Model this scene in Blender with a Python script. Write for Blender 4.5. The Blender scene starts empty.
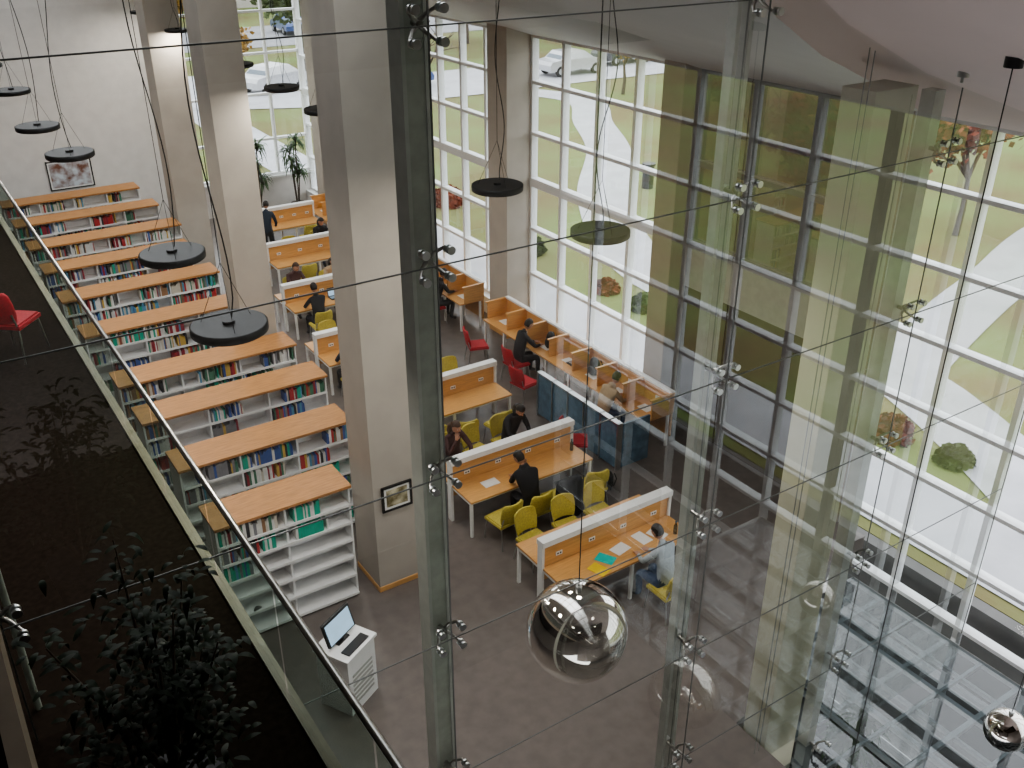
import bpy, bmesh, math, random
from mathutils import Vector, Matrix
random.seed(7)
scene=bpy.context.scene
COL=scene.collection
R=math.radians
# ------------------------------------------------------------ materials
def mat(name,col,rough=0.6,metal=0.0,nscale=8.0,namt=0.08,bump=0.0,spec=0.5,coat=0.0,stretch=None,col2=None):
    m=bpy.data.materials.new(name); m.use_nodes=True
    nt=m.node_tree; b=nt.nodes['Principled BSDF']
    b.inputs['Roughness'].default_value=rough; b.inputs['Metallic'].default_value=metal
    b.inputs['Specular IOR Level'].default_value=spec
    b.inputs['Coat Weight'].default_value=coat
    tc=nt.nodes.new('ShaderNodeTexCoord'); n=nt.nodes.new('ShaderNodeTexNoise')
    n.inputs['Scale'].default_value=nscale; n.inputs['Detail'].default_value=5
    if stretch:
        mp=nt.nodes.new('ShaderNodeMapping'); mp.inputs['Scale'].default_value=stretch
        nt.links.new(tc.outputs['Object'],mp.inputs['Vector']); nt.links.new(mp.outputs[0],n.inputs['Vector'])
    else: nt.links.new(tc.outputs['Object'],n.inputs['Vector'])
    r=nt.nodes.new('ShaderNodeValToRGB')
    c=col; c2=col2 or col
    r.color_ramp.elements[0].position=0.35; r.color_ramp.elements[1].position=0.65
    r.color_ramp.elements[0].color=(c[0]*(1-namt),c[1]*(1-namt),c[2]*(1-namt),1)
    r.color_ramp.elements[1].color=(min(1,c2[0]*(1+namt)),min(1,c2[1]*(1+namt)),min(1,c2[2]*(1+namt)),1)
    nt.links.new(n.outputs['Fac'],r.inputs['Fac']); nt.links.new(r.outputs['Color'],b.inputs['Base Color'])
    if bump>0:
        bp=nt.nodes.new('ShaderNodeBump'); bp.inputs['Strength'].default_value=bump
        nt.links.new(n.outputs['Fac'],bp.inputs['Height']); nt.links.new(bp.outputs['Normal'],b.inputs['Normal'])
    return m
def glass_mat(name,tint=(0.93,0.96,0.95),base=0.05,rough=0.0,k=0.75,gcol=(1,1,1)):
    m=bpy.data.materials.new(name); m.use_nodes=True; nt=m.node_tree
    for n in list(nt.nodes):
        if n.type!='OUTPUT_MATERIAL': nt.nodes.remove(n)
    out=[n for n in nt.nodes if n.type=='OUTPUT_MATERIAL'][0]
    tr=nt.nodes.new('ShaderNodeBsdfTransparent'); tr.inputs[0].default_value=(*tint,1)
    gl=nt.nodes.new('ShaderNodeBsdfGlossy'); gl.inputs['Roughness'].default_value=rough; gl.inputs[0].default_value=(*gcol,1)
    lw=nt.nodes.new('ShaderNodeLayerWeight'); lw.inputs[0].default_value=0.5
    p=nt.nodes.new('ShaderNodeMath'); p.operation='POWER'; p.inputs[1].default_value=4
    a=nt.nodes.new('ShaderNodeMath'); a.operation='MULTIPLY_ADD'; a.inputs[1].default_value=k; a.inputs[2].default_value=base
    mx=nt.nodes.new('ShaderNodeMixShader')
    nt.links.new(lw.outputs['Facing'],p.inputs[0]); nt.links.new(p.outputs[0],a.inputs[0])
    nt.links.new(a.outputs[0],mx.inputs[0]); nt.links.new(tr.outputs[0],mx.inputs[1]); nt.links.new(gl.outputs[0],mx.inputs[2])
    nt.links.new(mx.outputs[0],out.inputs['Surface'])
    return m
def emis(name,col,s):
    m=mat(name,col); b=m.node_tree.nodes['Principled BSDF']
    b.inputs['Emission Color'].default_value=(*col,1); b.inputs['Emission Strength'].default_value=s
    return m
M={}
M['white']=mat('white_paint',(0.86,0.86,0.85),0.5,namt=0.03)
M['shelfw']=mat('shelf_white_metal',(0.84,0.84,0.84),0.5,namt=0.03)
M['wallwhite']=mat('wall_plaster',(0.76,0.73,0.70),0.8,namt=0.04,nscale=3)
M['frame']=mat('window_frame_white',(0.82,0.83,0.84),0.4,namt=0.02)
M['framed']=mat('window_frame_grey',(0.11,0.105,0.095),0.4,namt=0.04)
M['column']=mat('column_plaster',(0.49,0.445,0.39),0.75,namt=0.05,nscale=2)
M['olive']=mat('column_olive',(0.47,0.46,0.35),0.7,namt=0.05,nscale=2)
M['tan']=mat('column_tan',(0.30,0.25,0.185),0.7,namt=0.06,nscale=2)
M['brown']=mat('brown_panel',(0.050,0.027,0.015),0.6,namt=0.15,nscale=2,spec=0.2)
M['band']=mat('grey_band',(0.36,0.35,0.33),0.6,namt=0.05)
M['floor']=mat('floor_stone',(0.172,0.148,0.135),0.30,namt=0.10,nscale=5,spec=0.5)
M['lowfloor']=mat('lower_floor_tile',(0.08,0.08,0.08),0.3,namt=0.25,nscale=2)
M['concrete']=mat('retaining_wall',(0.14,0.135,0.13),0.8,namt=0.1,nscale=2)
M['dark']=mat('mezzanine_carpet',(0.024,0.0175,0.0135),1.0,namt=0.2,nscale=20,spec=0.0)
M['darkwall']=mat('dark_wall',(0.14,0.12,0.11),0.7,namt=0.1)
M['edge']=mat('slab_edge',(0.16,0.125,0.08),0.5,namt=0.1)
M['edgel']=mat('upper_floor_edge',(0.26,0.21,0.15),0.5,namt=0.1)
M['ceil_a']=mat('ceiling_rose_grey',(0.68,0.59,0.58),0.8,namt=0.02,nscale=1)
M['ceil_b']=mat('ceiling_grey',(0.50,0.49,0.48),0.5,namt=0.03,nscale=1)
M['wood']=mat('shelf_top_wood',(0.44,0.215,0.080),0.45,namt=0.16,nscale=4,stretch=(1,9,9),spec=0.35)
M['desk']=mat('desk_wood',(0.68,0.37,0.135),0.38,namt=0.10,nscale=4,stretch=(1,9,9),coat=0.15)
M['metal']=mat('grey_metal',(0.55,0.56,0.56),0.3,1.0,namt=0.05)
M['railm']=mat('rail_steel',(0.34,0.33,0.31),0.3,1.0,namt=0.05)
M['chrome']=mat('chrome',(0.74,0.70,0.66),0.06,1.0,namt=0.02)
M['mast']=mat('mast_steel',(0.33,0.35,0.30),0.45,0.0,namt=0.1)
M['mastl']=mat('mast_light_steel',(0.40,0.41,0.37),0.4,0.1,namt=0.06)
M['canopyf']=mat('canopy_frame',(0.42,0.43,0.42),0.35,0.2,namt=0.06)
M['black']=mat('black_lacquer',(0.012,0.012,0.012),0.45,namt=0.1)
M['cable']=mat('cable_black',(0.02,0.02,0.02),0.5)
M['steelcable']=mat('steel_rod',(0.22,0.23,0.22),0.35,0.5)
M['yellow']=mat('chair_yellow_fabric',(0.56,0.47,0.10),0.8,namt=0.15,nscale=40)
M['red']=mat('chair_red_fabric',(0.45,0.02,0.03),0.7,namt=0.15,nscale=40)
M['bluep']=mat('blue_grey_panel',(0.10,0.17,0.24),0.2,namt=0.2)
M['glass']=glass_mat('window_glass',(0.94,0.96,0.96),0.04)
M['glassw']=glass_mat('atrium_glass',(0.88,0.90,0.885),0.13,k=0.7,gcol=(0.97,1,0.98))
M['glassd']=glass_mat('tinted_glass',(0.10,0.075,0.06),0.06)
M['glassb']=glass_mat('balustrade_glass',(0.60,0.72,0.66),0.09,k=0.5)
M['glassv']=glass_mat('canopy_glass',(0.42,0.46,0.48),0.07,k=0.35)
M['joint']=mat('glass_joint_silicone',(0.13,0.135,0.13),0.4)
M['paper']=mat('paper_white',(0.88,0.88,0.86),0.7,namt=0.02)
M['ypaper']=mat('paper_yellow',(0.85,0.60,0.03),0.7)
M['tpaper']=mat('paper_teal',(0.03,0.55,0.5),0.7)
M['screen']=emis('monitor_image',(0.35,0.5,0.65),0.8)
M['skin']=mat('skin',(0.50,0.28,0.19),0.55,namt=0.05)
M['eye']=mat('eye_dark',(0.02,0.015,0.01),0.2)
M['lip']=mat('lip',(0.4,0.13,0.11),0.5)
M['hair']=mat('hair_dark',(0.016,0.011,0.008),0.5,namt=0.3,nscale=60)
M['hairb']=mat('hair_brown',(0.07,0.035,0.018),0.5,namt=0.3,nscale=60)
M['shoe']=mat('shoe',(0.03,0.03,0.03),0.5)
M['grass']=mat('grass',(0.20,0.165,0.085),0.95,namt=0.1,nscale=0.22,col2=(0.17,0.215,0.085),spec=0.1)
M['paving']=mat('paving_pale',(0.46,0.46,0.48),0.8,namt=0.08,nscale=1)
M['road']=mat('road_asphalt',(0.27,0.27,0.28),0.85,namt=0.08,nscale=0.6)
M['bark']=mat('bark',(0.08,0.06,0.045),0.9,namt=0.2)
M['leafg']=mat('leaf_green',(0.065,0.09,0.03),0.7,namt=0.3)
M['leafy']=mat('leaf_yellow',(0.32,0.19,0.05),0.7,namt=0.3)
M['leafr']=mat('leaf_red',(0.20,0.045,0.02),0.7,namt=0.3)
M['leafd']=mat('leaf_dark',(0.014,0.026,0.010),0.6,namt=0.3,spec=0.3)
M['leafp']=mat('leaf_palm',(0.05,0.10,0.03),0.5,namt=0.3)
M['soil']=mat('soil',(0.05,0.035,0.02),0.9)
M['pot']=mat('pot_black',(0.03,0.03,0.035),0.6)
M['bldg']=mat('building_render',(0.46,0.43,0.40),0.8,namt=0.05,nscale=0.3)
M['bldgw']=mat('building_glass',(0.12,0.15,0.18),0.2)
M['tyre']=mat('tyre',(0.02,0.02,0.02),0.8)
M['art1']=mat('art_print',(0.30,0.12,0.07),0.6,nscale=4,namt=0.3,col2=(0.5,0.55,0.6))
M['art2']=mat('art_landscape',(0.20,0.16,0.05),0.6,nscale=5,namt=0.3,col2=(0.6,0.55,0.40))
BOOKC=[(0.48,0.035,0.035),(0.05,0.11,0.36),(0.62,0.57,0.48),(0.03,0.03,0.035),(0.30,0.16,0.08),(0.10,0.30,0.46),(0.70,0.69,0.67),(0.30,0.02,0.04),(0.06,0.20,0.12),(0.60,0.40,0.09),(0.22,0.22,0.24),(0.01,0.40,0.27),(0.70,0.69,0.66),(0.80,0.79,0.77)]
BM=[mat('book_cover_%d'%i,c,0.6,namt=0.1) for i,c in enumerate(BOOKC)]

# ------------------------------------------------------------ mesh builder
class MB:
    def __init__(s): s.v=[];s.f=[];s.m=[];s.sm=[];s.mats=[];s.T=Matrix.Identity(4)
    def mi(s,m):
        if isinstance(m,str): m=M[m]
        if m not in s.mats: s.mats.append(m)
        return s.mats.index(m)
    def add(s,vs,fs,m,smooth=False):
        o=len(s.v); i=s.mi(m)
        for p in vs: s.v.append(tuple(s.T@Vector(p)))
        for f in fs: s.f.append([o+k for k in f]); s.m.append(i); s.sm.append(smooth)
    def box(s,x0,x1,y0,y1,z0,z1,m):
        vs=[(x0,y0,z0),(x1,y0,z0),(x1,y1,z0),(x0,y1,z0),(x0,y0,z1),(x1,y0,z1),(x1,y1,z1),(x0,y1,z1)]
        s.add(vs,[(0,3,2,1),(4,5,6,7),(0,1,5,4),(1,2,6,5),(2,3,7,6),(3,0,4,7)],m)
    def quad(s,a,b,c,d,m): s.add([a,b,c,d],[(0,1,2,3)],m)
    def tube(s,p0,p1,r0,m,r1=None,n=10,caps=True):
        s.chain([p0,p1],[r0,r0 if r1 is None else r1],m,n,caps)
    def chain(s,pts,rs,m,n=8,caps=True):
        pts=[Vector(p) for p in pts]; vs=[];fs=[]
        prev=None
        for i,p in enumerate(pts):
            d=(pts[min(i+1,len(pts)-1)]-pts[max(i-1,0)])
            if d.length<1e-9: d=Vector((0,0,1))
            d.normalize()
            if prev is None:
                ref=Vector((0,0,1)) if abs(d.z)<0.9 else Vector((1,0,0))
                u=d.cross(ref).normalized()
            else:
                u=(prev-d*prev.dot(d)).normalized()
            prev=u; w=d.cross(u)
            for k in range(n):
                a=2*math.pi*k/n; vs.append(p+(u*math.cos(a)+w*math.sin(a))*rs[i])
        for i in range(len(pts)-1):
            for k in range(n):
                a=i*n+k;b=i*n+(k+1)%n; fs.append((a,b,b+n,a+n))
        s.add(vs,fs,m,True)
        if caps:
            s.add(vs[:n],[tuple(range(n-1,-1,-1))],m); s.add(vs[-n:],[tuple(range(n))],m)
    def ell(s,c,r,m,nu=14,nv=10,keep=None,rot=None):
        vs=[];fs=[]; c=Vector(c)
        for j in range(nv+1):
            th=math.pi*j/nv
            for k in range(nu):
                a=2*math.pi*k/nu
                q=Vector((math.sin(th)*math.cos(a)*r[0],math.sin(th)*math.sin(a)*r[1],math.cos(th)*r[2]))
                if rot: q=rot@q
                vs.append(c+q)
        for j in range(nv):
            for k in range(nu):
                a=j*nu+k;b=j*nu+(k+1)%nu
                f=(a,a+nu,b+nu,b)
                if keep:
                    cc=sum((vs[t] for t in f),Vector())/4-c
                    if not keep(Vector((cc.x/r[0],cc.y/r[1],cc.z/r[2]))): continue
                fs.append(f)
        s.add(vs,fs,m,True)
    def obj(s,name,bevel=0,parent=None,loc=None,weld=False):
        me=bpy.data.meshes.new(name); me.from_pydata(s.v,[],s.f)
        for m in s.mats: me.materials.append(m)
        me.polygons.foreach_set('material_index',s.m); me.polygons.foreach_set('use_smooth',s.sm)
        me.update()
        o=bpy.data.objects.new(name,me); COL.objects.link(o)
        if bevel:
            b=o.modifiers.new('bevel','BEVEL'); b.width=bevel; b.segments=2; b.limit_method='ANGLE'
        if parent: o.parent=parent
        return o
def TM(x,y,z=0,rz=0,sc=1): return Matrix.Translation((x,y,z))@Matrix.Rotation(rz,4,'Z')@Matrix.Scale(sc,4)

# ------------------------------------------------------------ room shell
XW=12.6; YE=32.0
b=MB()  # floor with cut at the right front where the lower entrance hall opens
outline=[(-4,2.0),(7.68,2.0),(7.68,6.12),(8.45,6.25),(11.8,7.9),(XW,7.9),(XW,YE),(-4,YE)]
n=len(outline)
vs=[(x,y,0) for x,y in outline]+[(x,y,-0.4) for x,y in outline]
b.add(vs,[tuple(range(n))]+[tuple(range(2*n-1,n-1,-1))]+[(i,i+n,(i+1)%n+n,(i+1)%n) for i in range(n)],'floor')
b.obj('floor')
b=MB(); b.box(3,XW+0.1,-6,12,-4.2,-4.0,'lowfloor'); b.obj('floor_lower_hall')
b=MB(); b.box(-4.2,8.0,YE,YE+0.3,0,12,'wallwhite'); b.obj('wall_back')
b=MB(); b.box(-4.2,-4,-6,YE,0,13,'darkwall'); b.obj('wall_left')
b=MB(); b.box(-4.2,XW,-6.2,-6,-4,13,'darkwall'); b.obj('wall_front')
b=MB(); b.box(XW,XW+0.3,8.8,12.9,-0.2,3.05,'brown'); b.box(XW-0.02,XW+0.3,8.8,12.9,3.05,3.95,'band'); b.obj('wall_right')
b=MB(); b.box(XW+0.35,XW+0.6,-40,12,-4.2,-0.36,'concrete'); b.obj('wall_retaining')
# parapets
b=MB(); b.box(8.0,XW,YE,YE+0.3,0,1.1,'wallwhite'); b.box(7.9,XW,YE-0.15,YE+0.3,1.1,1.16,'white'); b.obj('wall_parapet_back')
b=MB(); b.box(XW-0.25,XW+0.3,13.4,YE,0,0.46,'white'); b.obj('wall_parapet_right')
# windows
ZL=[0.5,1.63,2.77,3.9,5.03,6.17,7.15]
def window_x(name,y0,y1,zl,ncol,fr='frame',gl='glass',w=0.09,thick=None):
    b=MB()
    for i in range(ncol+1):
        y=y0+(y1-y0)*i/ncol; ww=w*(1.5 if i in(0,ncol) else 1)
        b.box(XW-0.05,XW+0.12,y-ww/2,y+ww/2,zl[0],zl[-1],fr)
    for z in zl:
        ww=w*0.8
        if thick and abs(z-thick)<0.01: ww=w*2.2
        b.box(XW-0.06,XW+0.13,y0,y1,z-ww/2,z+ww/2,fr)
    b.quad((XW+0.04,y1,zl[0]),(XW+0.04,y0,zl[0]),(XW+0.04,y0,zl[-1]),(XW+0.04,y1,zl[-1]),gl)
    return b.obj(name)
window_x('window_1',13.4,18.2,ZL,4,thick=3.9)
window_x('window_2',19.0,23.6,ZL,4,thick=3.9)
window_x('window_3',24.4,29.0,ZL,4,thick=3.9)
window_x('window_4',29.8,YE,ZL,2,thick=3.9)
window_x('window_5',8.8,12.84,[3.97,5.5,7.15],3,fr='framed',gl='glassd',w=0.13)
ZR=[-4,-2.9,-1.8,-0.6,0.5,1.63,2.77,3.9,5.03,6.17,7.15]
window_x('window_6',2.2,8.45,ZR,5,w=0.085)
window_x('window_7',-6,2.2,ZR,6,w=0.085)
b=MB()
for i in range(5):
    x=8.0+4.6*i/4; b.box(x-0.04,x+0.04,YE,YE+0.15,1.16,8.5,'frame')
for z in [1.2,2.4,3.9,5.2,6.5,7.8]: b.box(8.0,XW,YE-0.01,YE+0.16,z-0.035,z+0.035,'frame')
b.quad((8,YE+.08,1.1),(XW,YE+.08,1.1),(XW,YE+.08,8.5),(8,YE+.08,8.5),'glass'); b.obj('window_8')
# columns
def column(x0,x1,y0,y1,z0,z1,m,base=True):
    b=MB(); b.box(x0,x1,y0,y1,z0,z1,m)
    if base: b.box(x0-0.012,x1+0.012,y0-0.012,y1+0.012,z0,z0+0.10,'desk')
    return b.obj('column',bevel=0.010)
column(11.9,XW,18.2,19.0,0,7.5,'column'); column(11.9,XW,23.6,24.4,0,7.5,'column'); column(11.9,XW,29.0,29.8,0,7.5,'column')
column(12.15,XW,12.84,13.4,0,7.4,'tan',False); column(12.0,XW,8.45,8.8,0,7.4,'tan',False)
column(7.75,8.38,5.66,6.05,-4,8.35,'olive',False)
column(4.89,5.6,11.2,12.0,0,12.2,'column'); column(5.1,5.8,17.4,18.2,0,12.2,'column'); column(6.35,7.2,26.2,27.0,0,12,'column')
# ceiling
prof=[(XW+0.3,7.1),(12.6,7.15),(10,7.95),(8.2,8.5),(7,9.0),(5.5,9.9),(3.5,11.5),(0,12.6),(-4,12.8)]
def yb(x):
    k=[(-5,5.5),(5.5,5.7),(6.8,6.26),(9,6.95),(13,8.5)]
    for (a,ya),(c,yc) in zip(k,k[1:]):
        if a<=x<=c: return ya+(yc-ya)*(x-a)/(c-a)
    return 5.5
pf=[]
for (a,za),(c,zc) in zip(prof,prof[1:]):
    for i in range(3): pf.append((a+(c-a)*i/3,za+(zc-za)*i/3))
pf.append(prof[-1])
def ceil(name,fy0,fy1,m,pf):
    b=MB(); vs=[];fs=[]
    for x,z in pf: vs+= [(x,fy0(x),z),(x,fy1(x),z),(x,fy0(x),z+0.15),(x,fy1(x),z+0.15)]
    for i in range(len(pf)-1):
        a=4*i; fs+=[(a,a+1,a+5,a+4),(a+2,a+6,a+7,a+3),(a,a+4,a+6,a+2),(a+1,a+3,a+7,a+5)]
    b.add(vs,fs,m,True); return b.obj(name)
ceil('ceiling',lambda x:-6,yb,'ceil_a',pf)
ceil('ceiling_soffit',yb,lambda x:YE,'ceil_b',[p for p in pf if p[0]>=5.5])
b=MB(); b.box(-4,1.6,5.6,YE,12.75,12.9,'wallwhite'); b.obj('ceiling_mezzanine')
b=MB()
for i in range(10):
    y=6+i*2.9; b.box(1.6,5.6,y-0.06,y+0.06,12.0,12.25,'frame')
for x in (2.0,3.8,5.5): b.box(x-0.06,x+0.06,5.7,YE,12.02,12.22,'frame')
b.obj('added_skylight_frame')  # unseen skylight, added: roof left open over the stacks for fill daylight
# ------------------------------------------------------------ mezzanine
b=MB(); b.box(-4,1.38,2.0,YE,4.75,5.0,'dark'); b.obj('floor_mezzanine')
b=MB(); b.box(1.38,1.46,2.0,YE,4.72,5.03,'edge'); b.obj('trim_mezzanine_edge')
b=MB()
y=2.0
while y<31:
    b.quad((1.42,y+.01,4.85),(1.42,y+1.48,4.85),(1.42,y+1.48,5.98),(1.42,y+.01,5.98),'glassb')
    y+=1.5
b.tube((1.38,2.0,6.1),(1.38,31.5,6.1),0.024,'railm',n=12)
b.box(1.41,1.43,2.0,31.5,5.97,5.99,'railm')
y=2.0
while y<31: b.tube((1.42,y,5.98),(1.38,y,6.08),0.010,'railm'); y+=1.5
b.obj('mezzanine_railing')
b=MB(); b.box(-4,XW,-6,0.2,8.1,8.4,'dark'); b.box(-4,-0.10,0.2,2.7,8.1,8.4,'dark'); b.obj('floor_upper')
b=MB(); b.box(-0.10,-0.06,0.2,2.7,8.1,8.42,'edgel'); b.obj('trim_upper_edge')
# ------------------------------------------------------------ atrium glass wall
YG=5.5
zs=[-0.7,0.97,2.62,4.3,5.95,7.68,9.25]
b=MB()
xs=[-3.2,-0.12,3.02,6.04,8.84,11.8]
def cz(x):
    for (a,za),(c,zc) in zip(prof,prof[1:]):
        if c<=x<=a: return zc+(za-zc)*(x-c)/(a-c)
    return 12
for i in range(len(xs)-1):
    a,c=xs[i],xs[i+1]; zb=0.0 if a<8 else -0.5
    b.quad((a,YG,zb),(c,YG,zb),(c,YG,min(cz(c),12)),(a,YG,min(cz(a),12)),'glassw')
for z in zs[1:]:
    x1=11.8
    while cz(x1)<z: x1-=0.1
    b.box(-3.2,x1,YG-0.004,YG+0.004,z-0.005,z+0.005,'joint')
for x in xs[1:]: b.box(x-0.005,x+0.005,YG-0.005,YG+0.005,0,min(cz(x),12),'joint')
b.obj('glass_curtain_wall')
def spider(b,x,z,y):
    for sx in (-1,1):
        for sz in (-1,1):
            p=(x+sx*0.10,y-0.03,z+sz*0.10)
            b.chain([(x,y+0.14,z),(x+sx*0.05,y+0.13,z+sz*0.05),(x+sx*0.10,y+0.07,z+sz*0.10),p],[0.020,0.016,0.013,0.013],'railm',8)
            b.tube((p[0],y-0.035,p[2]),(p[0],y-0.012,p[2]),0.032,'metal',n=14)
            b.tube((p[0],y+0.012,p[2]),(p[0],y+0.035,p[2]),0.032,'metal',n=14)
    b.tube((x,y+0.1,z),(x,y+0.3,z),0.022,'railm')
for x,kind in ((-0.12,1),(3.02,0),(6.04,2),(8.84,3)):
    b=MB(); top=min(cz(x),12)-0.06
    z0=0 if x>1.5 else 5.0
    if x>8: z0=-4
    if kind==0:
        b.box(x-0.07,x+0.07,YG+0.20,YG+0.36,z0,top,'mast')
        b.box(x-0.10,x-0.07,YG+0.19,YG+0.37,z0,top,'mastl'); b.box(x+0.07,x+0.10,YG+0.19,YG+0.37,z0,top,'mastl')
    elif kind==1:
        b.tube((x-0.06,YG+0.3,z0),(x-0.06,YG+0.3,top),0.024,'mast'); b.tube((x+0.06,YG+0.3,z0),(x+0.06,YG+0.3,top),0.024,'mast')
    elif kind==2:
        for dx in (-0.075,0.075): b.box(x+dx-0.022,x+dx+0.022,YG+0.24,YG+0.34,z0,top,'mastl')
        b.tube((x,YG+0.22,z0),(x,YG+0.22,top),0.008,'steelcable')
        for z in zs: 
            if z0<z<top: b.box(x-0.09,x+0.09,YG+0.27,YG+0.33,z-0.03,z+0.03,'metal')
    else:
        b.box(x-0.08,x+0.08,YG+0.22,YG+0.38,z0,top,'mastl')
    for z in zs:
        if z0<z<top: spider(b,x,z,YG)
    b.obj('spider_glass_mast')
b=MB()
for x,y in ((7.5,5.62),(7.58,5.62)):
    b.tube((x,y,0),(x,y,cz(x)-0.03),0.006,'steelcable',n=6)
b.obj('tension_cable_net')
# ------------------------------------------------------------ pendants
def pendant(x,y,z=6.85,top=12.0,r=0.31,curl=True):
    b=MB(); n=36
    b.chain([(x,y,z+0.035),(x,y,z+0.03),(x,y,z-0.03),(x,y,z-0.04)],[r*0.96,r,r,r*0.95],'black',n)
    b.tube((x,y,z+0.03),(x,y,z+0.06),0.05,'black',n=14)
    for k in range(3):
        a=k*2.094+0.4
        b.tube((x+r*.75*math.cos(a),y+r*.75*math.sin(a),z+0.03),(x,y,z+0.55),0.0025,'cable',n=5)
    b.tube((x,y,z+0.55),(x,y,top),0.0035,'cable',n=5)
    if curl:
        ph=random.random()*6; pts=[]
        for i in range(31):
            t=i/30; zz=z+0.08+(top-z-0.08)*t; am=0.09*math.sin(math.pi*t)**0.5
            pts.append((x+0.03+am*math.sin(ph+t*9),y+am*math.cos(ph*1.3+t*7),zz))
        b.chain(pts,[0.006]*31,'cable',5)
    b.tube((x,y,top-0.05),(x,y,top),0.05,'black')
    o=b.obj('disc_pendant_lamp')
    L=bpy.data.lights.new('pendant_downlight','AREA'); L.shape='DISK'; L.size=0.5; L.energy=52; L.color=(1.0,0.93,0.85)
    lo=bpy.data.objects.new('downlight',L); COL.objects.link(lo); lo.location=(x,y,z-0.05); lo.parent=o
    return o
for x,y in ((2.0,7.17),(2.11,9.15),(2.11,13.9),(2.05,15.9),(2.19,19.2),(2.2,22.5),(2.2,25.5)): pendant(x,y)
for x,y in ((5.99,7.4),(6.02,9.41),(6.1,14.7),(6.26,16.9),(6.47,19.8),(7.0,25.8),(7.1,28.0),(7.3,30.4)): pendant(x,y,top=cz(x)+0.02)
def ball(x,y,z,r,top):
    b=MB(); b.ell((x,y,z),(r,r,r),'chrome',48,32); b.tube((x,y,z+r-0.01),(x,y,z+r+0.05),0.035,'metal'); b.tube((x,y,z+r),(x,y,top),0.006,'cable',n=6)
    b.obj('mirror_ball_pendant')
ball(4.96,6.22,2.9,0.555,cz(4.96)); ball(10.35,3.94,0.25,0.28,cz(10.35)); ball(7.35,4.2,0.1,0.5,cz(7.35))
b=MB(); x,y=7.35,4.2; b.tube((x,y,cz(x)-0.06),(x,y,cz(x)+0.02),0.07,'black',n=16); b.obj('ceiling_rose_mount')
b=MB(); x,y=8.0,5.0; b.tube((x,y,cz(x)-0.03),(x,y,cz(x)+0.02),0.05,'metal',n=16); b.tube((x,y,cz(x)-0.08),(x,y,cz(x)),0.015,'metal'); b.obj('fire_sprinkler')

# ------------------------------------------------------------ bookshelves and books
SH=[(11.4,2.57,4.6,2),(13.2,2.6,5.46,3),(15.0,2.52,5.8,3),(16.6,2.52,5.85,3),(19.2,2.48,5.9,3),(21.4,2.48,5.9,3),(23.5,2.5,5.9,3),(25.45,2.5,6.2,4),(27.6,2.5,6.2,4),(29.7,2.5,6.2,4)]
HS=2.05; books=MB()
for si,(y,x0,x1,nb) in enumerate(SH):
    b=MB(); D=0.66
    b.box(x0-0.03,x1+0.03,y-0.03,y+D+0.03,HS-0.045,HS,'wood')
    for i in range(nb+1):
        x=x0+(x1-x0)*i/nb; b.box(x-0.015,x+0.015,y+0.02,y+D-0.02,0,HS-0.045,'shelfw')
    b.box(x0,x1,y+D/2-0.008,y+D/2+0.008,0.08,HS-0.05,'shelfw')
    lev=[0.08+0.325*k for k in range(6)]
    for li,z in enumerate(lev):
        e=(0.08 if li==0 else 0.03 if li==1 else 0)
        b.box(x0+0.015,x1-0.015,y-e,y+D+e,z-0.025,z,'shelfw')
        b.box(x0+0.015,x1-0.015,y-e-0.004,y-e,z-0.04,z+0.005,'white')
    b.box(x0+0.01,x1-0.01,y+0.03,y+D-0.03,0,0.06,'shelfw')
    b.obj('bookshelf')
    for i in range(nb):
        a=x0+(x1-x0)*i/nb+0.025; c=x0+(x1-x0)*(i+1)/nb-0.025
        for li,z in enumerate(lev):
            for side in (0,1):
                fill=random.choice([0.95,0.75,0.6,0.45,0.3]) if li>1 else random.choice([0.5,0.2,0.0,0.0])
                if si==0 and side==0:
                    fill={0:[0,0,0.0,0.45,0.85,0.9],1:[0,0,0.0,0.0,0.55,0.45]}[i][li]
                if side==1: fill*=0.6
                if fill<=0.02: continue
                x=a; theme=random.randrange(14); end=a+(c-a)*fill
                if random.random()<0.35 and not si==0: x=c-(c-a)*fill; end=c
                if si==0 and i==1: x=a+0.1; theme=11; end=min(c,end+0.1)
                while x<end:
                    w=random.uniform(0.016,0.05); h=random.uniform(0.17,0.265); d=random.uniform(0.17,0.24)
                    if x+w>end: break
                    if si==0 and i==1 and li in(3,4,5): mi=11 if random.random()<.8 else 6
                    else: mi=theme if random.random()<0.4 else random.randrange(14)
                    if side==0: books.box(x,x+w*0.93,y+0.02,y+0.02+d,z,z+h,BM[mi])
                    else: books.box(x,x+w*0.93,y+D-0.02-d,y+D-0.02,z,z+h,BM[mi])
                    x+=w
                    if random.random()<0.06: x+=0.05; theme=random.randrange(14)
books.obj('library_books')

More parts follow.
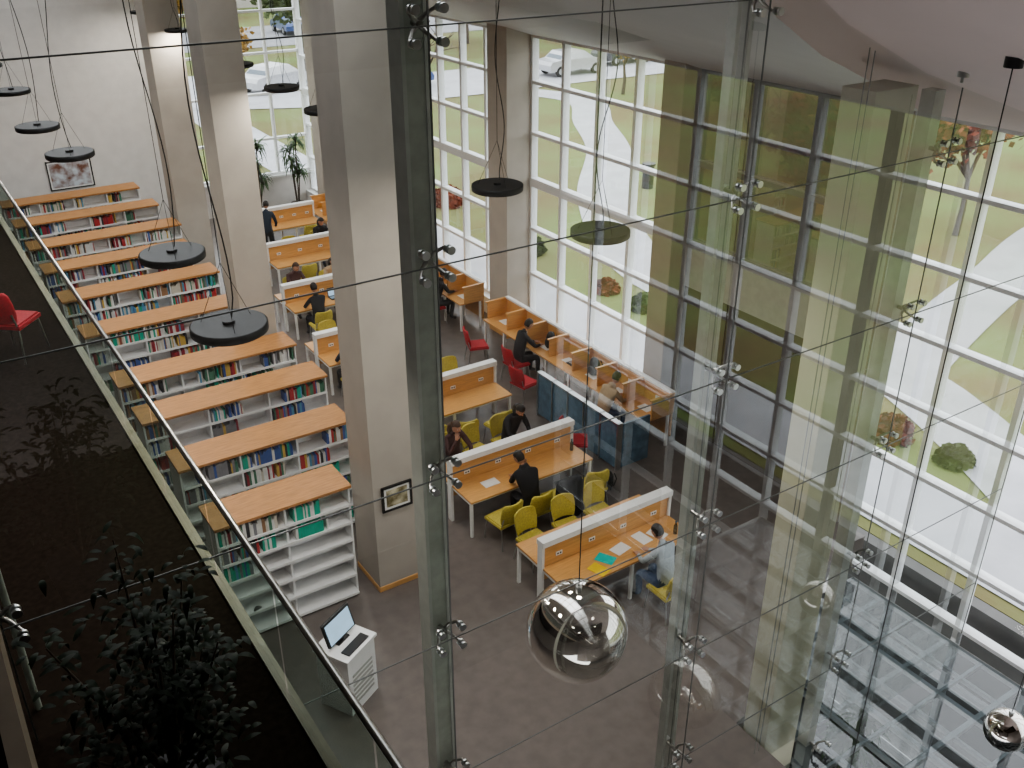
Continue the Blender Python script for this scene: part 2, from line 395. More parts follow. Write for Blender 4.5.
# ------------------------------------------------------------ desks
def desk(x0,x1,yc,items=False):
    b=MB(); d=0.70; z=0.75
    b.box(x0,x1,yc-d,yc-0.03,z-0.035,z,'desk'); b.box(x0,x1,yc+0.03,yc+d,z-0.035,z,'desk')
    b.box(x0+0.02,x1-0.02,yc-0.025,yc+0.025,z-0.25,z+0.40,'desk')
    b.box(x0-0.03,x1+0.03,yc-0.085,yc+0.085,z+0.40,z+0.50,'white')
    b.box(x0-0.03,x0+0.02,yc-0.06,yc+0.06,0,z+0.40,'white'); b.box(x1-0.02,x1+0.03,yc-0.06,yc+0.06,0,z+0.40,'white')
    for x in (x0+0.03,x1-0.03,(x0+x1)/2):
        for s in (-1,1):
            yy=yc+s*(d-0.05); b.box(x-0.025,x+0.025,yy-0.025,yy+0.025,0,z-0.035,'white')
        b.box(x-0.02,x+0.02,yc-d+0.05,yc+d-0.05,z-0.09,z-0.035,'white')
    for s in (-1,1): b.box(x0+0.05,x1-0.05,yc+s*(d-0.06)-0.012,yc+s*(d-0.06)+0.012,z-0.09,z-0.035,'white')
    k=4
    for i in range(k):
        x=x0+(x1-x0)*(i+0.5)/k
        for s in (-1,1):
            b.box(x-0.06,x+0.06,yc+s*0.026-0.006,yc+s*0.026+0.006,z+0.12,z+0.19,'white')
            b.box(x-0.04,x-0.01,yc+s*0.033-0.002,yc+s*0.033+0.002,z+0.14,z+0.17,'black')
            b.box(x+0.01,x+0.04,yc+s*0.033-0.002,yc+s*0.033+0.002,z+0.14,z+0.17,'black')
    return b.obj('study_desk',bevel=0.006)
DK=[(6.85,9.4,9.54),(6.85,9.45,12.3),(6.9,9.6,15.2),(7.0,9.8,18.5),(7.5,10.2,21.7),(8.3,10.8,24.9),(9.3,11.0,28.1)]
for d in DK: desk(*d)
# carrels along the windows
def carrel(y0,y1,n):
    b=MB(); xa,xb=11.15,11.85
    b.box(xa,xb,y0,y1,0.715,0.75,'desk'); b.box(xb-0.03,xb,y0,y1,0.2,1.16,'desk'); b.box(xb-0.07,xb+0.03,y0,y1,1.16,1.21,'white')
    for i in range(n+1):
        y=y0+(y1-y0)*i/n
        b.box(xa+0.12,xb,y-0.018,y+0.018,0.75,1.16,'desk'); b.box(xa+0.08,xb,y-0.03,y+0.03,1.16,1.19,'desk')
        for x in (xa+0.04,xb-0.1): b.box(x-0.025,x+0.025,min(max(y,y0+.03),y1-.03)-0.025,min(max(y,y0+.03),y1-.03)+0.025,0,0.715,'white')
        if i<n:
            ym=y+(y1-y0)/n/2
            b.box(xb-0.045,xb-0.03,ym-0.06,ym+0.06,0.86,0.94,'white')
            b.box(xa+0.25,xa+0.47,ym-0.15,ym+0.15,0.75,0.755,'paper')
    b.obj('study_carrel_row',bevel=0.005)
carrel(12.1,18.1,7); carrel(19.2,23.4,5); carrel(24.6,28.8,5)
b=MB(); b.box(10.32,10.40,11.95,14.6,0.04,1.0,'bluep')
for y in (11.95,12.48,13.01,13.54,14.07,14.6): b.box(10.30,10.42,y-0.018,y+0.018,0,1.03,'metal')
b.box(10.30,10.42,11.95,14.6,1.0,1.03,'metal'); b.box(10.42,11.1,11.93,11.97,0.04,1.0,'bluep'); b.obj('low_partition_screen')

# ------------------------------------------------------------ chairs
def chair_mesh(fab):
    b=MB()
    b.box(-0.23,0.23,-0.22,0.23,0.41,0.46,fab); b.box(-0.21,0.21,-0.20,0.21,0.455,0.48,fab)
    n=8; vs=[];fs=[]
    for j,(z,off) in enumerate(((0.50,0.0),(0.62,-0.02),(0.74,-0.045),(0.86,-0.07),(0.90,-0.075))):
        wj=(0.20,0.225,0.23,0.215,0.17)[j]
        for t in (0,1):
            for i in range(n+1):
                u=-1+2*i/n; vs.append((u*wj,-0.24+off+0.06*u*u-(0.03 if t else 0),z))
    N=n+1
    for j in range(4):
        for i in range(n):
            a=j*2*N+i; c=a+2*N
            fs.append((a,a+1,c+1,c)); fs.append((a+N,c+N,c+N+1,a+N+1))
        a=j*2*N; c=a+2*N; fs.append((a,c,c+N,a+N)); a+=n;c+=n; fs.append((a,a+N,c+N,c))
    for i in range(n):
        fs.append((i,i+N,i+N+1,i+1)); a=8*N+i; fs.append((a,a+1,a+N+1,a+N))
    b.add(vs,fs,fab,True)
    for sx in (-1,1):
        b.chain([(sx*0.23,0.24,0),(sx*0.20,0.19,0.42)],[0.011,0.013],'metal',8)
        b.chain([(sx*0.23,-0.27,0),(sx*0.20,-0.20,0.42),(sx*0.19,-0.25,0.62)],[0.011,0.013,0.011],'metal',8)
        b.tube((sx*0.20,-0.2,0.40),(sx*0.20,0.2,0.40),0.011,'metal')
    b.tube((-0.2,0.19,0.4),(0.2,0.19,0.4),0.011,'metal'); b.tube((-0.2,-0.2,0.4),(0.2,-0.2,0.4),0.011,'metal')
    return b
_ch={}
def chair(x,y,rz,fab='yellow',z=0):
    if fab not in _ch:
        o=chair_mesh(fab).obj('library_chair',bevel=0.01); _ch[fab]=o.data
    else:
        o=bpy.data.objects.new('library_chair',_ch[fab]); COL.objects.link(o)
        bv=o.modifiers.new('bevel','BEVEL'); bv.width=0.01; bv.segments=2; bv.limit_method='ANGLE'
    o.location=(x,y,z); o.rotation_euler=(0,0,rz); return o
PI=math.pi
for x,rz in ((7.3,0.1),(9.2,-0.25)): chair(x,11.3,rz)
for x,y,rz in ((7.5,14.2,0.1),(8.2,14.1,-0.2),(9.0,14.05,0.15)): chair(x,y,rz)
for x,y,rz in ((7.4,10.5,PI+.1),(8.1,10.48,PI-.1),(8.8,10.5,PI)): chair(x,y,rz)
for x,y,rz in ((7.5,13.36,PI),(8.1,13.4,PI+.2),(8.75,13.41,PI),(7.9,11.26,0),(8.4,8.36,0),(7.4,17.44,0),(8.6,17.5,0.1),(8.0,20.64,0),(8.9,20.7,0.1),(8.2,22.76,PI),(9.2,22.7,PI),(9.0,23.9,0),(10.3,25.96,PI),(9.4,25.9,PI),(8.8,19.5,PI),(7.8,19.5,PI),(8.5,16.2,PI),(9.2,16.2,PI),(10.4,27.1,0)): chair(x,y,rz)
for x,y,rz in ((10.6,17.5,-1.9),(10.45,15.3,-1.4),(9.9,12.7,-2.2),(10.82,13.1,-PI/2),(10.84,16.2,-PI/2),(10.89,20.1,-PI/2),(10.89,21.3,-PI/2),(10.89,22.3,-PI/2),(10.86,14.2,-PI/2)): chair(x,y,rz,'red')
chair(0.80,12.0,-0.7,'red',5.0); chair(0.25,12.9,0.6,'red',5.0); chair(0.3,15.0,2.0,'red',5.0)

# ------------------------------------------------------------ people
def person(x,y,rz,shirt,pants,hair='hair',pose='sit',longhair=False,lean=0.0,head=(0,-0.35),z=0,name='seated_person',arm=0,tw=0.0):
    L=lean
    if pose=='sit':
        J={'pel':((0,0,.56),.135),'sp':((tw*.3,.01+L*.3,.76),.125),'ch':((tw*.7,.04+L*.8,.97),.145),'nb':((tw,.07+L,1.14),.062),'nt':((tw*1.1,.10+L*1.1,1.21),.05)}
        for s,n in ((-1,'l'),(1,'r')):
            J['sh'+n]=((tw*.9+s*.175,.05+L*.9+s*tw*.6,1.07-s*tw*.3),.068)
            if arm==1 and n=='r':
                J['el'+n]=((s*.23,.24+L,.84),.047); J['wr'+n]=((s*.09,.26+L*1.2,1.08),.030); J['ha'+n]=((s*.07,.24+L*1.2,1.15),.028)
            else:
                J['el'+n]=((s*.24,.22+L*.8,.85),.047); J['wr'+n]=((s*.12,.44+L*.6,.79),.030); J['ha'+n]=((s*.10,.50+L*.6,.785),.026)
            J['hp'+n]=((s*.09,.06,.53),.105); J['kn'+n]=((s*.13,.46,.51),.068)
            fy=0.0 if s<0 else tw
            J['an'+n]=((s*.13,.43-fy,.11),.046); J['to'+n]=((s*.14,.58-fy,.045),.04)
    else:
        J={'pel':((0,0,.93),.13),'sp':((0,.02,1.12),.12),'ch':((0,.08,1.33),.145),'nb':((0,.13,1.50),.062),'nt':((0,.16,1.57),.05)}
        for s,n in ((-1,'l'),(1,'r')):
            J['sh'+n]=((s*.18,.10,1.43),.068); J['el'+n]=((s*.26,.14,1.14),.047); J['wr'+n]=((s*.2,.36,.98),.030); J['ha'+n]=((s*.19,.43,.96),.026)
            J['hp'+n]=((s*.09,0,.86),.10); J['kn'+n]=((s*.11,.03,.48),.068); J['an'+n]=((s*.12,-.03+.08*s,.10),.046); J['to'+n]=((s*.14,.11+.08*s,.04),.04)
    E=[('pel','sp','s'),('sp','ch','s'),('ch','nb','s'),('nb','nt','k')]
    for n in 'lr':
        E+=[('ch','sh'+n,'s'),('sh'+n,'el'+n,'s'),('el'+n,'wr'+n,'s'),('wr'+n,'ha'+n,'k'),('pel','hp'+n,'p'),('hp'+n,'kn'+n,'p'),('kn'+n,'an'+n,'p'),('an'+n,'to'+n,'h')]
    keys=list(J); idx={k:i for i,k in enumerate(keys)}
    me=bpy.data.meshes.new('tmp'); me.from_pydata([J[k][0] for k in keys],[(idx[a],idx[c]) for a,c,_ in E],[]); 
    o=bpy.data.objects.new('tmp',me); COL.objects.link(o)
    sk=o.modifiers.new('skin','SKIN'); 
    for i,k in enumerate(keys):
        r=J[k][1]; d=me.skin_vertices[0].data[i]
        d.radius=(r,r); d.use_root=(k=='pel')
    sk.use_smooth_shade=True
    sd=o.modifiers.new('sub','SUBSURF'); sd.levels=2; sd.render_levels=2
    bpy.context.view_layer.update()
    dg=bpy.context.evaluated_depsgraph_get(); ev=o.evaluated_get(dg); em=ev.to_mesh()
    b=MB(); mats={'s':shirt,'k':'skin','p':pants,'h':'shoe'}
    vs=[v.co.copy() for v in em.vertices]
    segs=[(Vector(J[a][0]),Vector(J[c][0]),t,(J[a][1]+J[c][1])/2) for a,c,t in E]
    groups={}
    for p in em.polygons:
        c=p.center; best=None;bd=9
        for a,e,t,r in segs:
            ab=e-a; u=max(0,min(1,(c-a).dot(ab)/ab.length_squared)); dd=(c-(a+ab*u)).length-r
            if dd<bd: bd=dd;best=t
        groups.setdefault(best,[]).append(tuple(p.vertices))
    for p in vs: b.v.append(tuple(p))
    for t,fs in groups.items():
        mi=b.mi(mats[t])
        for f in fs: b.f.append(list(f)); b.m.append(mi); b.sm.append(True)
    ev.to_mesh_clear(); bpy.data.objects.remove(o); bpy.data.meshes.remove(me)
    for s,n in ((-1,'l'),(1,'r')):
        w=Vector(J['wr'+n][0]); h=Vector(J['ha'+n][0]); d=(h-w).normalized()
        side=Vector((0,0,1)).cross(d); 
        if side.length<0.1: side=Vector((1,0,0))
        side.normalize(); up=d.cross(side)*-1
        if up.z<0: up=-up
        b.chain([w+d*0.0,w+d*0.03,w+d*0.07,w+d*0.095],[.024,.031,.033,.024],'skin',10)
        for q,ln in ((-.027,.062),(-.009,.075),(.009,.078),(.027,.068)):
            p0=w+d*0.085+side*q; p1=p0+d*ln*.45+side*q*.25; p2=p1+d*ln*.35-up*ln*.22; p3=p2+d*ln*.15-up*ln*.25
            b.chain([p0,p1,p2,p3],[.009,.0085,.0075,.005],'skin',6)
        th=side
        if th.x*s>0: th=-th
        p0=w+d*0.035+th*0.022; p1=p0+th*0.026+d*0.03; p2=p1+d*0.03+th*.006-up*.006
        b.chain([p0,p1,p2],[.012,.010,.007],'skin',6)
    nt=Vector(J['nt'][0]); keepT=b.T
    hT=Matrix.Translation(nt+Vector((0,0.015,0.0)))@Matrix.Rotation(head[0],4,'Z')@Matrix.Rotation(head[1],4,'X')
    b.T=hT
    c=Vector((0,.02,.115))
    b.ell(c,(.075,.095,.118),'skin',20,16); b.ell((0,.05,.055),(.05,.055,.045),'skin',12,8)
    b.chain([(0,.108,.125),(0,.128,.098),(0,.112,.088)],[.008,.014,.008],'skin',8)
    for s in (-1,1):
        b.ell((s*.03,.102,.122),(.014,.010,.008),'paper',8,6); b.ell((s*.03,.109,.122),(.007,.006,.007),'eye',8,6)
        b.ell((s*.077,.015,.112),(.010,.020,.032),'skin',8,6); b.chain([(s*.016,.108,.143),(s*.045,.100,.143)],[.004,.003],hair,5)
    b.ell((0,.100,.062),(.024,.010,.007),'lip',8,6)
    b.ell(c+Vector((0,-.010,.012)),(.086,.102,.122),hair,20,16,keep=lambda q:(q.z>0.42) or (q.y<0.05 and q.z>-0.55) or(q.y<0.35 and q.z>0.15))
    if longhair:
        b.chain([(0,-.04,.12),(0,-.085,.05),(0,-.095,-.06),(0,-.09,-.17)],[.075,.085,.075,.03],hair,12)
    b.T=keepT
    nb=Vector(J['nb'][0]); b.chain([nb+Vector((0,-.005,-.01)),nb+Vector((0,.005,.03))],[.075,.062],shirt,14,False)
    ob=b.obj(name); ob.location=(x,y,z); ob.rotation_euler=(0,0,rz); return ob
C_black=mat('coat_black',(0.012,0.012,0.015),0.8); C_grey=mat('sweater_grey_blue',(0.42,0.47,0.52),0.8); C_beige=mat('sweater_beige',(0.50,0.38,0.25),0.8)
C_jean=mat('jeans',(0.05,0.08,0.16),0.8); C_dark=mat('trousers_dark',(0.02,0.02,0.025),0.8); C_maroon=mat('sweater_maroon',(0.07,0.03,0.03),0.8); C_navy=mat('jacket_navy',(0.02,0.035,0.06),0.8)
person(7.9,11.30,-0.1,C_black,C_dark,lean=0.14,head=(0.5,-0.5),arm=1,tw=-.05)
person(8.4,8.40,0.05,C_grey,C_jean,lean=0.10,head=(0.2,-0.5),tw=.04)
person(7.5,13.32,PI,C_maroon,C_dark,'hairb',longhair=True,lean=0.03,head=(0.2,-0.3),arm=1,tw=.04)
person(8.75,13.37,PI+.1,C_black,C_dark,longhair=True,lean=0.14,head=(-.2,-0.6),tw=-.04)
person(10.86,13.1,-PI/2,C_beige,C_jean,'hair',lean=0.12,head=(0.2,-0.5),tw=.03)
person(10.88,16.2,-PI/2,C_black,C_dark,lean=0.12,head=(-.2,-0.5),tw=-.04)
person(10.93,20.1,-PI/2,C_black,C_dark,lean=0.08,tw=.04); person(10.93,21.3,-PI/2,C_navy,C_dark,longhair=True); person(10.93,22.3,-PI/2,C_black,C_jean,lean=.1,head=(.4,-.3))
person(8.0,20.68,0,C_black,C_dark,lean=.10,tw=.03); person(8.2,22.72,PI,C_maroon,C_dark,'hairb',head=(.4,-.3)); person(10.3,25.92,PI,C_black,C_jean,longhair=True)
person(9.2,22.66,PI,C_beige,C_dark,longhair=True,lean=.05)
person(7.4,17.48,0,C_navy,C_dark,lean=.08)
person(9.05,26.9,-0.5,C_navy,C_dark,pose='stand',name='standing_person',head=(0,-.5))
# coat draped on chair
b=MB(); vs=[];fs=[]
nn=14
for j in range(nn+1):
    for i in range(nn+1):
        u=i/nn*2-1; v=j/nn
        yy=-0.35-0.05*math.sin(v*PI)-0.02*math.sin(u*9+v*3); zz=0.95-0.75*v+0.02*math.sin(u*5)
        vs.append((u*(0.25+0.06*v+0.02*math.sin(v*9)),yy+0.05*u*u,zz))
N=nn+1
for j in range(nn):
    for i in range(nn): a=j*N+i; fs.append((a,a+1,a+N+1,a+N))
vs2=len(vs)
for i in range(nn+1):
    u=i/nn*2-1; vs.append((u*0.24,-0.22,0.93))
for i in range(nn): fs.append((i,vs2+i,vs2+i+1,i+1))
b.add(vs,fs,C_black,True); o=b.obj('draped_coat'); sd=o.modifiers.new('sol','SOLIDIFY'); sd.thickness=0.03; o.location=(8.45,11.3,0)
chair(8.45,11.3,0)
# ------------------------------------------------------------ desk items
def sheet(x,y,z,w,h,rz,m,name):
    b=MB(); b.T=TM(x,y,z+.002,rz); b.box(-w/2,w/2,-h/2,h/2,0,0.004,m); return b.obj(name)
Z=0.75
sheet(7.55,9.0,Z,0.21,0.30,0.3,'ypaper','yellow_folder'); sheet(7.80,9.15,Z,0.21,0.30,0.5,'tpaper','teal_folder')
sheet(8.15,9.22,Z,0.30,0.21,0.2,'paper','paper_sheet'); sheet(8.62,9.25,Z,0.21,0.30,0.1,'paper','paper_sheet'); sheet(8.9,9.2,Z,0.21,0.30,0.3,'paper','paper_sheet')
sheet(7.45,11.95,Z,0.30,0.21,0,'paper','paper_sheet'); sheet(8.2,12.65,Z,0.30,0.21,0,'paper','paper_sheet')
def laptop(x,y,z,rz):
    b=MB(); b.T=TM(x,y,z+.002,rz); b.box(-.16,.16,-.11,.11,0,.016,'black'); b.box(-.14,.14,-.06,.09,.016,.018,'metal')
    b.add([(-.16,.11,.016),(.16,.11,.016),(.16,.18,.22),(-.16,.18,.22),(-.16,.12,.016),(.16,.12,.016),(.16,.19,.22),(-.16,.19,.22)],[(0,1,2,3),(4,7,6,5),(0,3,7,4),(1,5,6,2),(2,6,7,3)],'black')
    b.add([(-.145,.114,.03),(.145,.114,.03),(.145,.177,.21),(-.145,.177,.21)],[(0,1,2,3)],'screen'); b.obj('laptop')
laptop(8.75,21.35,Z,0); laptop(11.5,14.9,Z,-PI/2)
def backpack(x,y,z,rz):
    b=MB(); b.T=TM(x,y,z,rz); b.ell((0,0,.21),(.16,.10,.21),'black',16,12); b.ell((0,.09,.14),(.11,.05,.11),'black',12,8)
    for s in(-1,1): b.chain([(s*.08,-.09,.36),(s*.09,-.14,.25),(s*.08,-.09,.08)],[.012]*3,'black',6)
    b.obj('backpack')
backpack(9.75,11.5,0.0,0.5); backpack(11.55,15.85,Z,1.4); backpack(11.55,14.25,Z,1.6)
def bottle(x,y,z):
    b=MB(); b.chain([(x,y,z),(x,y,z+.15),(x,y,z+.19),(x,y,z+.22)],[.033,.033,.014,.014],'glassv',12); b.tube((x,y,z+.215),(x,y,z+.235),.016,'bluep'); b.obj('water_bottle')
bottle(9.15,9.05,Z+.001); bottle(9.3,12.05,Z+.001)
# kiosk computer terminal
b=MB(); b.T=TM(3.55,9.45,0,0.5)
b.box(-.30,.30,-.26,.26,0,.95,'white'); b.box(-.33,.33,-.29,.29,.95,1.0,'white')
for i in range(7): b.box(-.22,.22,-.268,-.258,.15+i*.08,.19+i*.08,'mastl')
for i in range(7): b.box(.30,.308,-.2,.2,.15+i*.08,.19+i*.08,'mastl')
b.box(-.05,.05,.05,.12,1.0,1.12,'black'); b.box(-.12,.12,.0,.18,1.0,1.015,'black')
b.add([(-.28,.02,1.06),(.28,.02,1.06),(.28,.12,1.40),(-.28,.12,1.40),(-.28,.06,1.06),(.28,.06,1.06),(.28,.16,1.40),(-.28,.16,1.40)],[(0,1,2,3),(4,7,6,5),(0,3,7,4),(1,5,6,2),(2,6,7,3),(0,4,5,1)],'black')
b.add([(-.25,.020,1.085),(.25,.020,1.085),(.25,.108,1.375),(-.25,.108,1.375)],[(0,1,2,3)],'screen')
b.box(-.22,.22,-.24,-.10,1.0,1.02,'black'); b.obj('catalogue_computer_kiosk',bevel=0.006)
# pictures
def picture(x0,x1,y,z0,z1,m,name='framed_picture'):
    b=MB(); f=0.035
    b.box(x0,x1,y-0.03,y,z0,z0+f,'black'); b.box(x0,x1,y-0.03,y,z1-f,z1,'black'); b.box(x0,x0+f,y-0.03,y,z0,z1,'black'); b.box(x1-f,x1,y-0.03,y,z0,z1,'black')
    b.box(x0+f,x1-f,y-0.015,y,z0+f,z1-f,'paper'); b.box(x0+f*2.2,x1-f*2.2,y-0.02,y,z0+f*2.2,z1-f*2.2,m); b.obj(name)
picture(4.1,5.4,YE-0.001,1.7,2.6,'art1'); picture(5.02,5.53,11.185,1.5,1.95,'art2')

# ------------------------------------------------------------ plants
def leafblade(b,p,az,length,droop,w,m,lift=0.9):
    pts=[];n=6
    for i in range(n+1):
        t=i/n; r=length*t; pts.append(Vector((math.cos(az)*r*(1-.25*t*droop),math.sin(az)*r*(1-.25*t*droop),length*(lift*t-droop*t*t))))
    sd=Vector((-math.sin(az),math.cos(az),0)); vs=[];fs=[]
    for i,q in enumerate(pts):
        ww=w*math.sin(PI*min(1,(i/n)*0.9+0.1)); vs+=[p+q-sd*ww,p+q+sd*ww]
    for i in range(n): a=2*i; fs.append((a,a+1,a+3,a+2))
    b.add(vs,fs,m,True)
def potted_dracaena(x,y,z,h,name='potted_dracaena',m='leafp',base=0.0):
    b=MB(); b.T=TM(x,y,z)
    b.chain([(0,0,0),(0,0,.38),(0,0,.4)],[.17,.24,.25],'pot',20); b.tube((0,0,.39),(0,0,.405),.22,'soil')
    for k in range(4):
        a=k*1.7; tip=Vector((.16*math.cos(a),.16*math.sin(a),h*(0.5+.13*k)))
        b.chain([(.04*math.cos(a),.04*math.sin(a),.38),tuple(tip)],[.025,.018],'bark',8)
        for i in range(40): leafblade(b,tip+Vector((0,0,random.uniform(-.25,.05))),random.uniform(0,2*PI),random.uniform(.4,.65),random.uniform(.5,1.6),.035,m,random.uniform(.4,1.3))
    return b.obj(name)
potted_dracaena(10.25,30.9,0,2.9); potted_dracaena(11.6,30.9,0,2.9); potted_dracaena(11.0,6.4,-4,2.2,'potted_palm'); potted_dracaena(11.4,4.6,-4,1.8,'potted_palm')
b=MB(); b.T=TM(0.50,4.25,5.0,0,1.1)
b.chain([(0,0,0),(0,0,.36),(0,0,.38)],[.17,.23,.24],'pot',20); b.tube((0,0,.36),(0,0,.375),.21,'soil')
for k in range(12):
    a=random.uniform(0,2*PI); rr=random.uniform(.05,.5); tip=Vector((rr*math.cos(a),rr*math.sin(a)+.1,random.uniform(.8,1.65)))
    mid=tip*0.5+Vector((0,0,.2)); b.chain([(0,0,.36),tuple(mid),tuple(tip)],[.014,.01,.004],'bark',6)
    for i in range(85):
        t=random.uniform(.4,1.05); q=(mid+(tip-mid)*(t-.5)*2) if t>.5 else mid*(t/.5)
        q=q+Vector((random.gauss(0,.08),random.gauss(0,.08),random.gauss(0,.07)))
        leafblade(b,q,random.uniform(0,2*PI),random.uniform(.07,.12),random.uniform(.3,1.2),.016,'leafd',.5)
b.obj('potted_ficus')

# glazed canopy over the lower entrance hall
b=MB(); zc=-0.75
cx=[7.9+0.56*i for i in range(9)]; cy=[1.0+0.62*i for i in range(12)]
for i,x in enumerate(cx): w=.04 if i%2==0 else .022; b.box(x-w,x+w,cy[0],cy[-1],zc-.10,zc-.02,'canopyf')
for i,y in enumerate(cy): w=.04 if i%2==0 else .022; b.box(cx[0],cx[-1],y-w,y+w,zc-.09,zc-.01,'canopyf')
for x in (cx[2],cx[-1]):
    for y in (cy[1],cy[5],cy[-1]): b.box(x-.05,x+.05,y-.05,y+.05,-4,zc-.10,'canopyf')
b.quad((cx[0],cy[0],zc),(cx[-1],cy[0],zc),(cx[-1],cy[-1],zc),(cx[0],cy[-1],zc),'glassv')
b.obj('glazed_entrance_canopy')

# ------------------------------------------------------------ outdoors
b=MB(); b.box(XW+0.6,260,-120,260,-0.8,-0.35,'grass'); b.box(-60,XW+.6,YE+0.35,260,-0.8,-0.35,'grass'); b.box(XW+.3,XW+.6,12,YE+.35,-.8,-.35,'grass'); b.obj('ground_lawn')
def ribbon(pts,w,z,m,name):
    P=[Vector((x,y,0)) for x,y in pts]; Q=[]
    for i in range(len(P)-1):
        p0=P[max(i-1,0)];p1=P[i];p2=P[i+1];p3=P[min(i+2,len(P)-1)]
        for k in range(8):
            t=k/8; Q.append(0.5*((2*p1)+(-p0+p2)*t+(2*p0-5*p1+4*p2-p3)*t*t+(-p0+3*p1-3*p2+p3)*t**3))
    Q.append(P[-1]); vs=[];fs=[]
    for i,q in enumerate(Q):
        d=(Q[min(i+1,len(Q)-1)]-Q[max(i-1,0)]).normalized(); s=Vector((-d.y,d.x,0))*w/2
        vs+=[q-s+Vector((0,0,z)),q+s+Vector((0,0,z))]
    for i in range(len(Q)-1): a=2*i; fs.append((a,a+2,a+3,a+1))
    b=MB(); b.add(vs,fs,m); b.obj(name)
ribbon([(14.6,-40),(14.6,0),(14.6,20),(14.6,50),(18,62)],2.2,-0.33,'paving','ground_path')
ribbon([(15,4),(19,12),(18.5,20),(22,27),(27,33),(30,38),(33,43),(31,48)],2.0,-0.325,'paving','ground_path')
ribbon([(19,12),(26,14),(36,16),(50,12),(70,10)],1.8,-0.32,'paving','ground_path')
ribbon([(19,4),(24,7),(32,6),(46,-4)],3.0,-0.32,'road','ground_path')
ribbon([(-10,62),(10,58),(24,52),(40,51),(60,49),(90,38),(120,20)],8,-0.31,'paving','ground_road')
ribbon([(-30,85),(20,78),(60,74),(110,50)],12,-0.315,'road','ground_carpark')
def tree_mesh(kind,h):
    b=MB(); tops=[]
    def br(p,d,l,r,k):
        q=p+d*l; b.chain([p,(p+q)/2+Vector((random.gauss(0,.03*l),random.gauss(0,.03*l),0)),q],[r,r*.85,r*.6],'bark',6,False)
        tops.append(q)
        if k==0: return
        for _ in range(4 if k>1 else 3):
            nd=(d+Vector((random.gauss(0,.5),random.gauss(0,.5),random.gauss(.1,.2)))).normalized(); br(q,nd,l*.68,r*.58,k-1)
    br(Vector((0,0,0)),Vector((0,0,1)),h*.33,h*.022,3)
    if kind:
        for q in tops[1:]:
            for _ in range(50):
                c=q+Vector((random.gauss(0,h*.055),random.gauss(0,h*.055),random.gauss(0,h*.055))); s=random.uniform(.08,.15)*h/7
                u=Vector((random.gauss(0,1),random.gauss(0,1),random.gauss(0,1))).normalized(); w=u.cross(Vector((random.random(),random.random(),1))).normalized()
                b.add([c-u*s-w*s,c+u*s-w*s,c+u*s+w*s,c-u*s+w*s],[(0,1,2,3)],kind)
    me=b.obj('tree_tmp'); d=me.data; bpy.data.objects.remove(me); return d
TR={'g':tree_mesh('leafg',8),'y':tree_mesh('leafy',7),'r':tree_mesh('leafr',6),'b':tree_mesh(None,7)}
def tree(k,x,y,s=1):
    o=bpy.data.objects.new({'g':'green_tree','y':'yellow_autumn_tree','r':'red_autumn_tree','b':'bare_tree'}[k],TR[k]); COL.objects.link(o); o.location=(x,y,-0.4); o.scale=(s,s,s); o.rotation_euler=(0,0,random.uniform(0,6))
for k,x,y,s in (('r',31,30,.7),('r',25,20,.9),('r',29.5,17.5,1.0),('b',27,24.5,.8),('r',35,24,1.1),('y',38,36,.9),('g',44,44,.9),('y',36,43,.7),('g',54,43,1.1),('r',46,58,1),('b',38,30,1),('b',31,13,.8),('y',48,32,1),('r',25,11,.6),('g',40,8,1),('b',22,8,.8),('g',24,60,.9),('y',28,66,1.0),('g',34,62,1.0),('y',18,68,.9),('r',39,65,1),('g',45,66,1.1),('r',58,60,1.2),('g',67,57,1.2),('y',62,40,1.1),('r',55,24,1),('g',18,88,1.3),('y',28,92,1.3),('b',25,46,.8),('g',51,90,1.4),('r',75,65,1.3),('g',90,50,1.4),('g',80,85,1.5),('r',40,92,1.3),('y',16,50,.7),('g',72,30,1.3),('r',60,12,1.1),('b',42,0,1),('y',52,-6,1),('r',43,20,1),('g',50,38,1),('r',33,9,.8)): tree(k,x,y,s)
def bush(x,y,r,m,name):
    b=MB()
    for _ in range(420):
        u=Vector((random.gauss(0,1),random.gauss(0,1),abs(random.gauss(0,1)))).normalized()*r*random.uniform(.75,1.0); c=Vector((x,y,-.35))+u; s=.05
        w=Vector((random.gauss(0,1),random.gauss(0,1),random.gauss(0,1))).normalized(); t=w.cross(Vector((random.random(),1,random.random()))).normalized()
        b.add([c-w*s-t*s,c+w*s-t*s,c+w*s+t*s,c-w*s+t*s],[(0,1,2,3)],m)
    b.ell((x,y,-.35),(r*.8,r*.8,r*.8),m,12,8); b.obj(name)
for x,y,r,m in ((16.6,17,.45,'leafr'),(16.5,15.6,.4,'leafr'),(16.6,18.4,.45,'leafg'),(16.4,10.2,.5,'leafr'),(16.6,8.8,.4,'leafg'),(16.5,24,.6,'leafg'),(17,30,.7,'leafr'),(16.5,20,.4,'leafr'),(16.4,6.4,.5,'leafr')): bush(x,y,r,m,'garden_shrub')
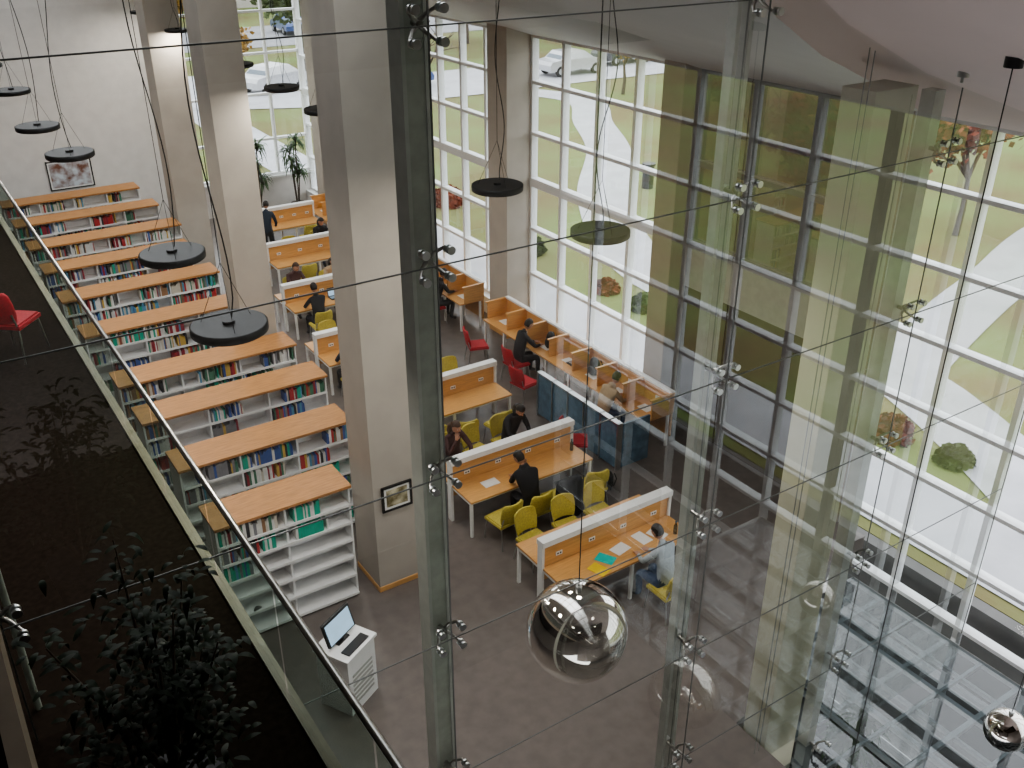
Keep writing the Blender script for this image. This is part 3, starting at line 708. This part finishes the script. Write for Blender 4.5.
# litter bin by the path
b=MB(); b.tube((24.6,27.6,-.35),(24.6,27.6,.5),.22,'black',n=16); b.tube((24.6,27.6,.55),(24.6,27.6,.62),.26,'black',n=16); b.tube((24.6,27.6,.5),(24.6,27.6,.56),.04,'metal'); b.obj('litter_bin')
carcols=[(0.5,0.5,0.52),(0.05,0.05,0.06),(0.62,0.62,0.62),(0.3,0.04,0.04),(0.06,0.1,0.25)]
CM=[mat('car_paint_%d'%i,c,0.3,0.3,coat=0.6) for i,c in enumerate(carcols)]
def car(x,y,rz,ci):
    m=CM[ci]; b=MB(); b.T=TM(x,y,-.3,rz)
    pr=[(-2.1,.35),(-2.15,.7),(-2.0,.9),(-1.4,.98),(-.9,1.4),(.5,1.42),(1.2,.98),(2.0,.82),(2.15,.6),(2.1,.35)]
    vs=[(px,-.85*(0.86 if pz>1.1 else 1),pz) for px,pz in pr]+[(px,.85*(0.86 if pz>1.1 else 1),pz) for px,pz in pr]; n=len(pr)
    b.add(vs,[tuple(range(n)),tuple(range(2*n-1,n-1,-1))]+[(i,i+n,(i+1)%n+n,(i+1)%n) for i in range(n)],m)
    for s in (-1,1):
        b.add([(-1.15,s*.83,1.02),(-.8,s*.745,1.33),(.42,s*.745,1.34),(.95,s*.83,1.02)],[(0,1,2,3)],'bldgw')
        for wx in(-1.35,1.35): b.tube((wx,s*.7,.32),(wx,s*.88,.32),.32,'tyre',n=18); b.tube((wx,s*.87,.32),(wx,s*.89,.32),.18,'metal',n=12)
    b.add([(.55,-.7,1.38),(.55,.7,1.38),(1.15,.78,1.02),(1.15,-.78,1.02)],[(0,1,2,3)],'bldgw'); b.add([(-.93,-.7,1.37),(-.93,.7,1.37),(-1.36,.78,1.02),(-1.36,-.78,1.02)],[(0,1,2,3)],'bldgw')
    b.obj('parked_car')
for i,(x,y,r) in enumerate(((37.5,50,.0),(43,51.5,.05),(49,50.5,-.1),(55,49,-.2),(30,78,1.5),(34,77,1.5),(38,77,1.5),(60,72,1.4),(64,72,1.4),(68,71,1.4),(20,55,.4),(48,75,1.5),(52,75,1.5),(62,47.5,-.2),(26,51.5,.1))): car(x,y,r,i%5)
def building(x0,x1,y0,y1,h,name='distant_building'):
    b=MB(); b.box(x0,x1,y0,y1,-.4,h,'bldg'); b.box(x0-.4,x1+.4,y0-.4,y1+.4,h,h+.5,'white')
    nf=int(h//3.3)
    for f in range(nf):
        z=f*3.3+1
        x=x0+1
        while x<x1-2: b.box(x,x+1.8,y0-.06,y0,z,z+1.6,'bldgw'); x+=3
        y=y0+1
        while y<y1-2: b.box(x0-.06,x0,y,y+1.8,z,z+1.6,'bldgw'); y+=3
    b.obj(name)
building(14,48,98,116,8); building(60,100,100,118,12); building(110,130,40,90,12)

# ------------------------------------------------------------ light
w=bpy.data.worlds.new('overcast_sky'); scene.world=w; w.use_nodes=True; nt=w.node_tree
bg=nt.nodes['Background']; tc=nt.nodes.new('ShaderNodeTexCoord'); sp=nt.nodes.new('ShaderNodeSeparateXYZ'); rp=nt.nodes.new('ShaderNodeValToRGB')
nt.links.new(tc.outputs['Generated'],sp.inputs[0]); nt.links.new(sp.outputs['Z'],rp.inputs[0]); nt.links.new(rp.outputs[0],bg.inputs[0])
rp.color_ramp.elements[0].color=(0.93,0.94,0.96,1); rp.color_ramp.elements[1].color=(0.91,0.94,1.0,1)
bg.inputs[1].default_value=3.6
# ------------------------------------------------------------ camera
cd=bpy.data.cameras.new('camera'); cam=bpy.data.objects.new('camera',cd); COL.objects.link(cam)
cam.location=(0,0,10); cam.rotation_euler=(R(90-27.4),0,R(-33.5)); cd.sensor_width=36; cd.lens=955/1024*36; cd.clip_start=0.05; cd.clip_end=1000
scene.camera=cam
scene.view_settings.view_transform='AgX'
scene.view_settings.look='AgX - Medium High Contrast'
scene.view_settings.exposure=0.08
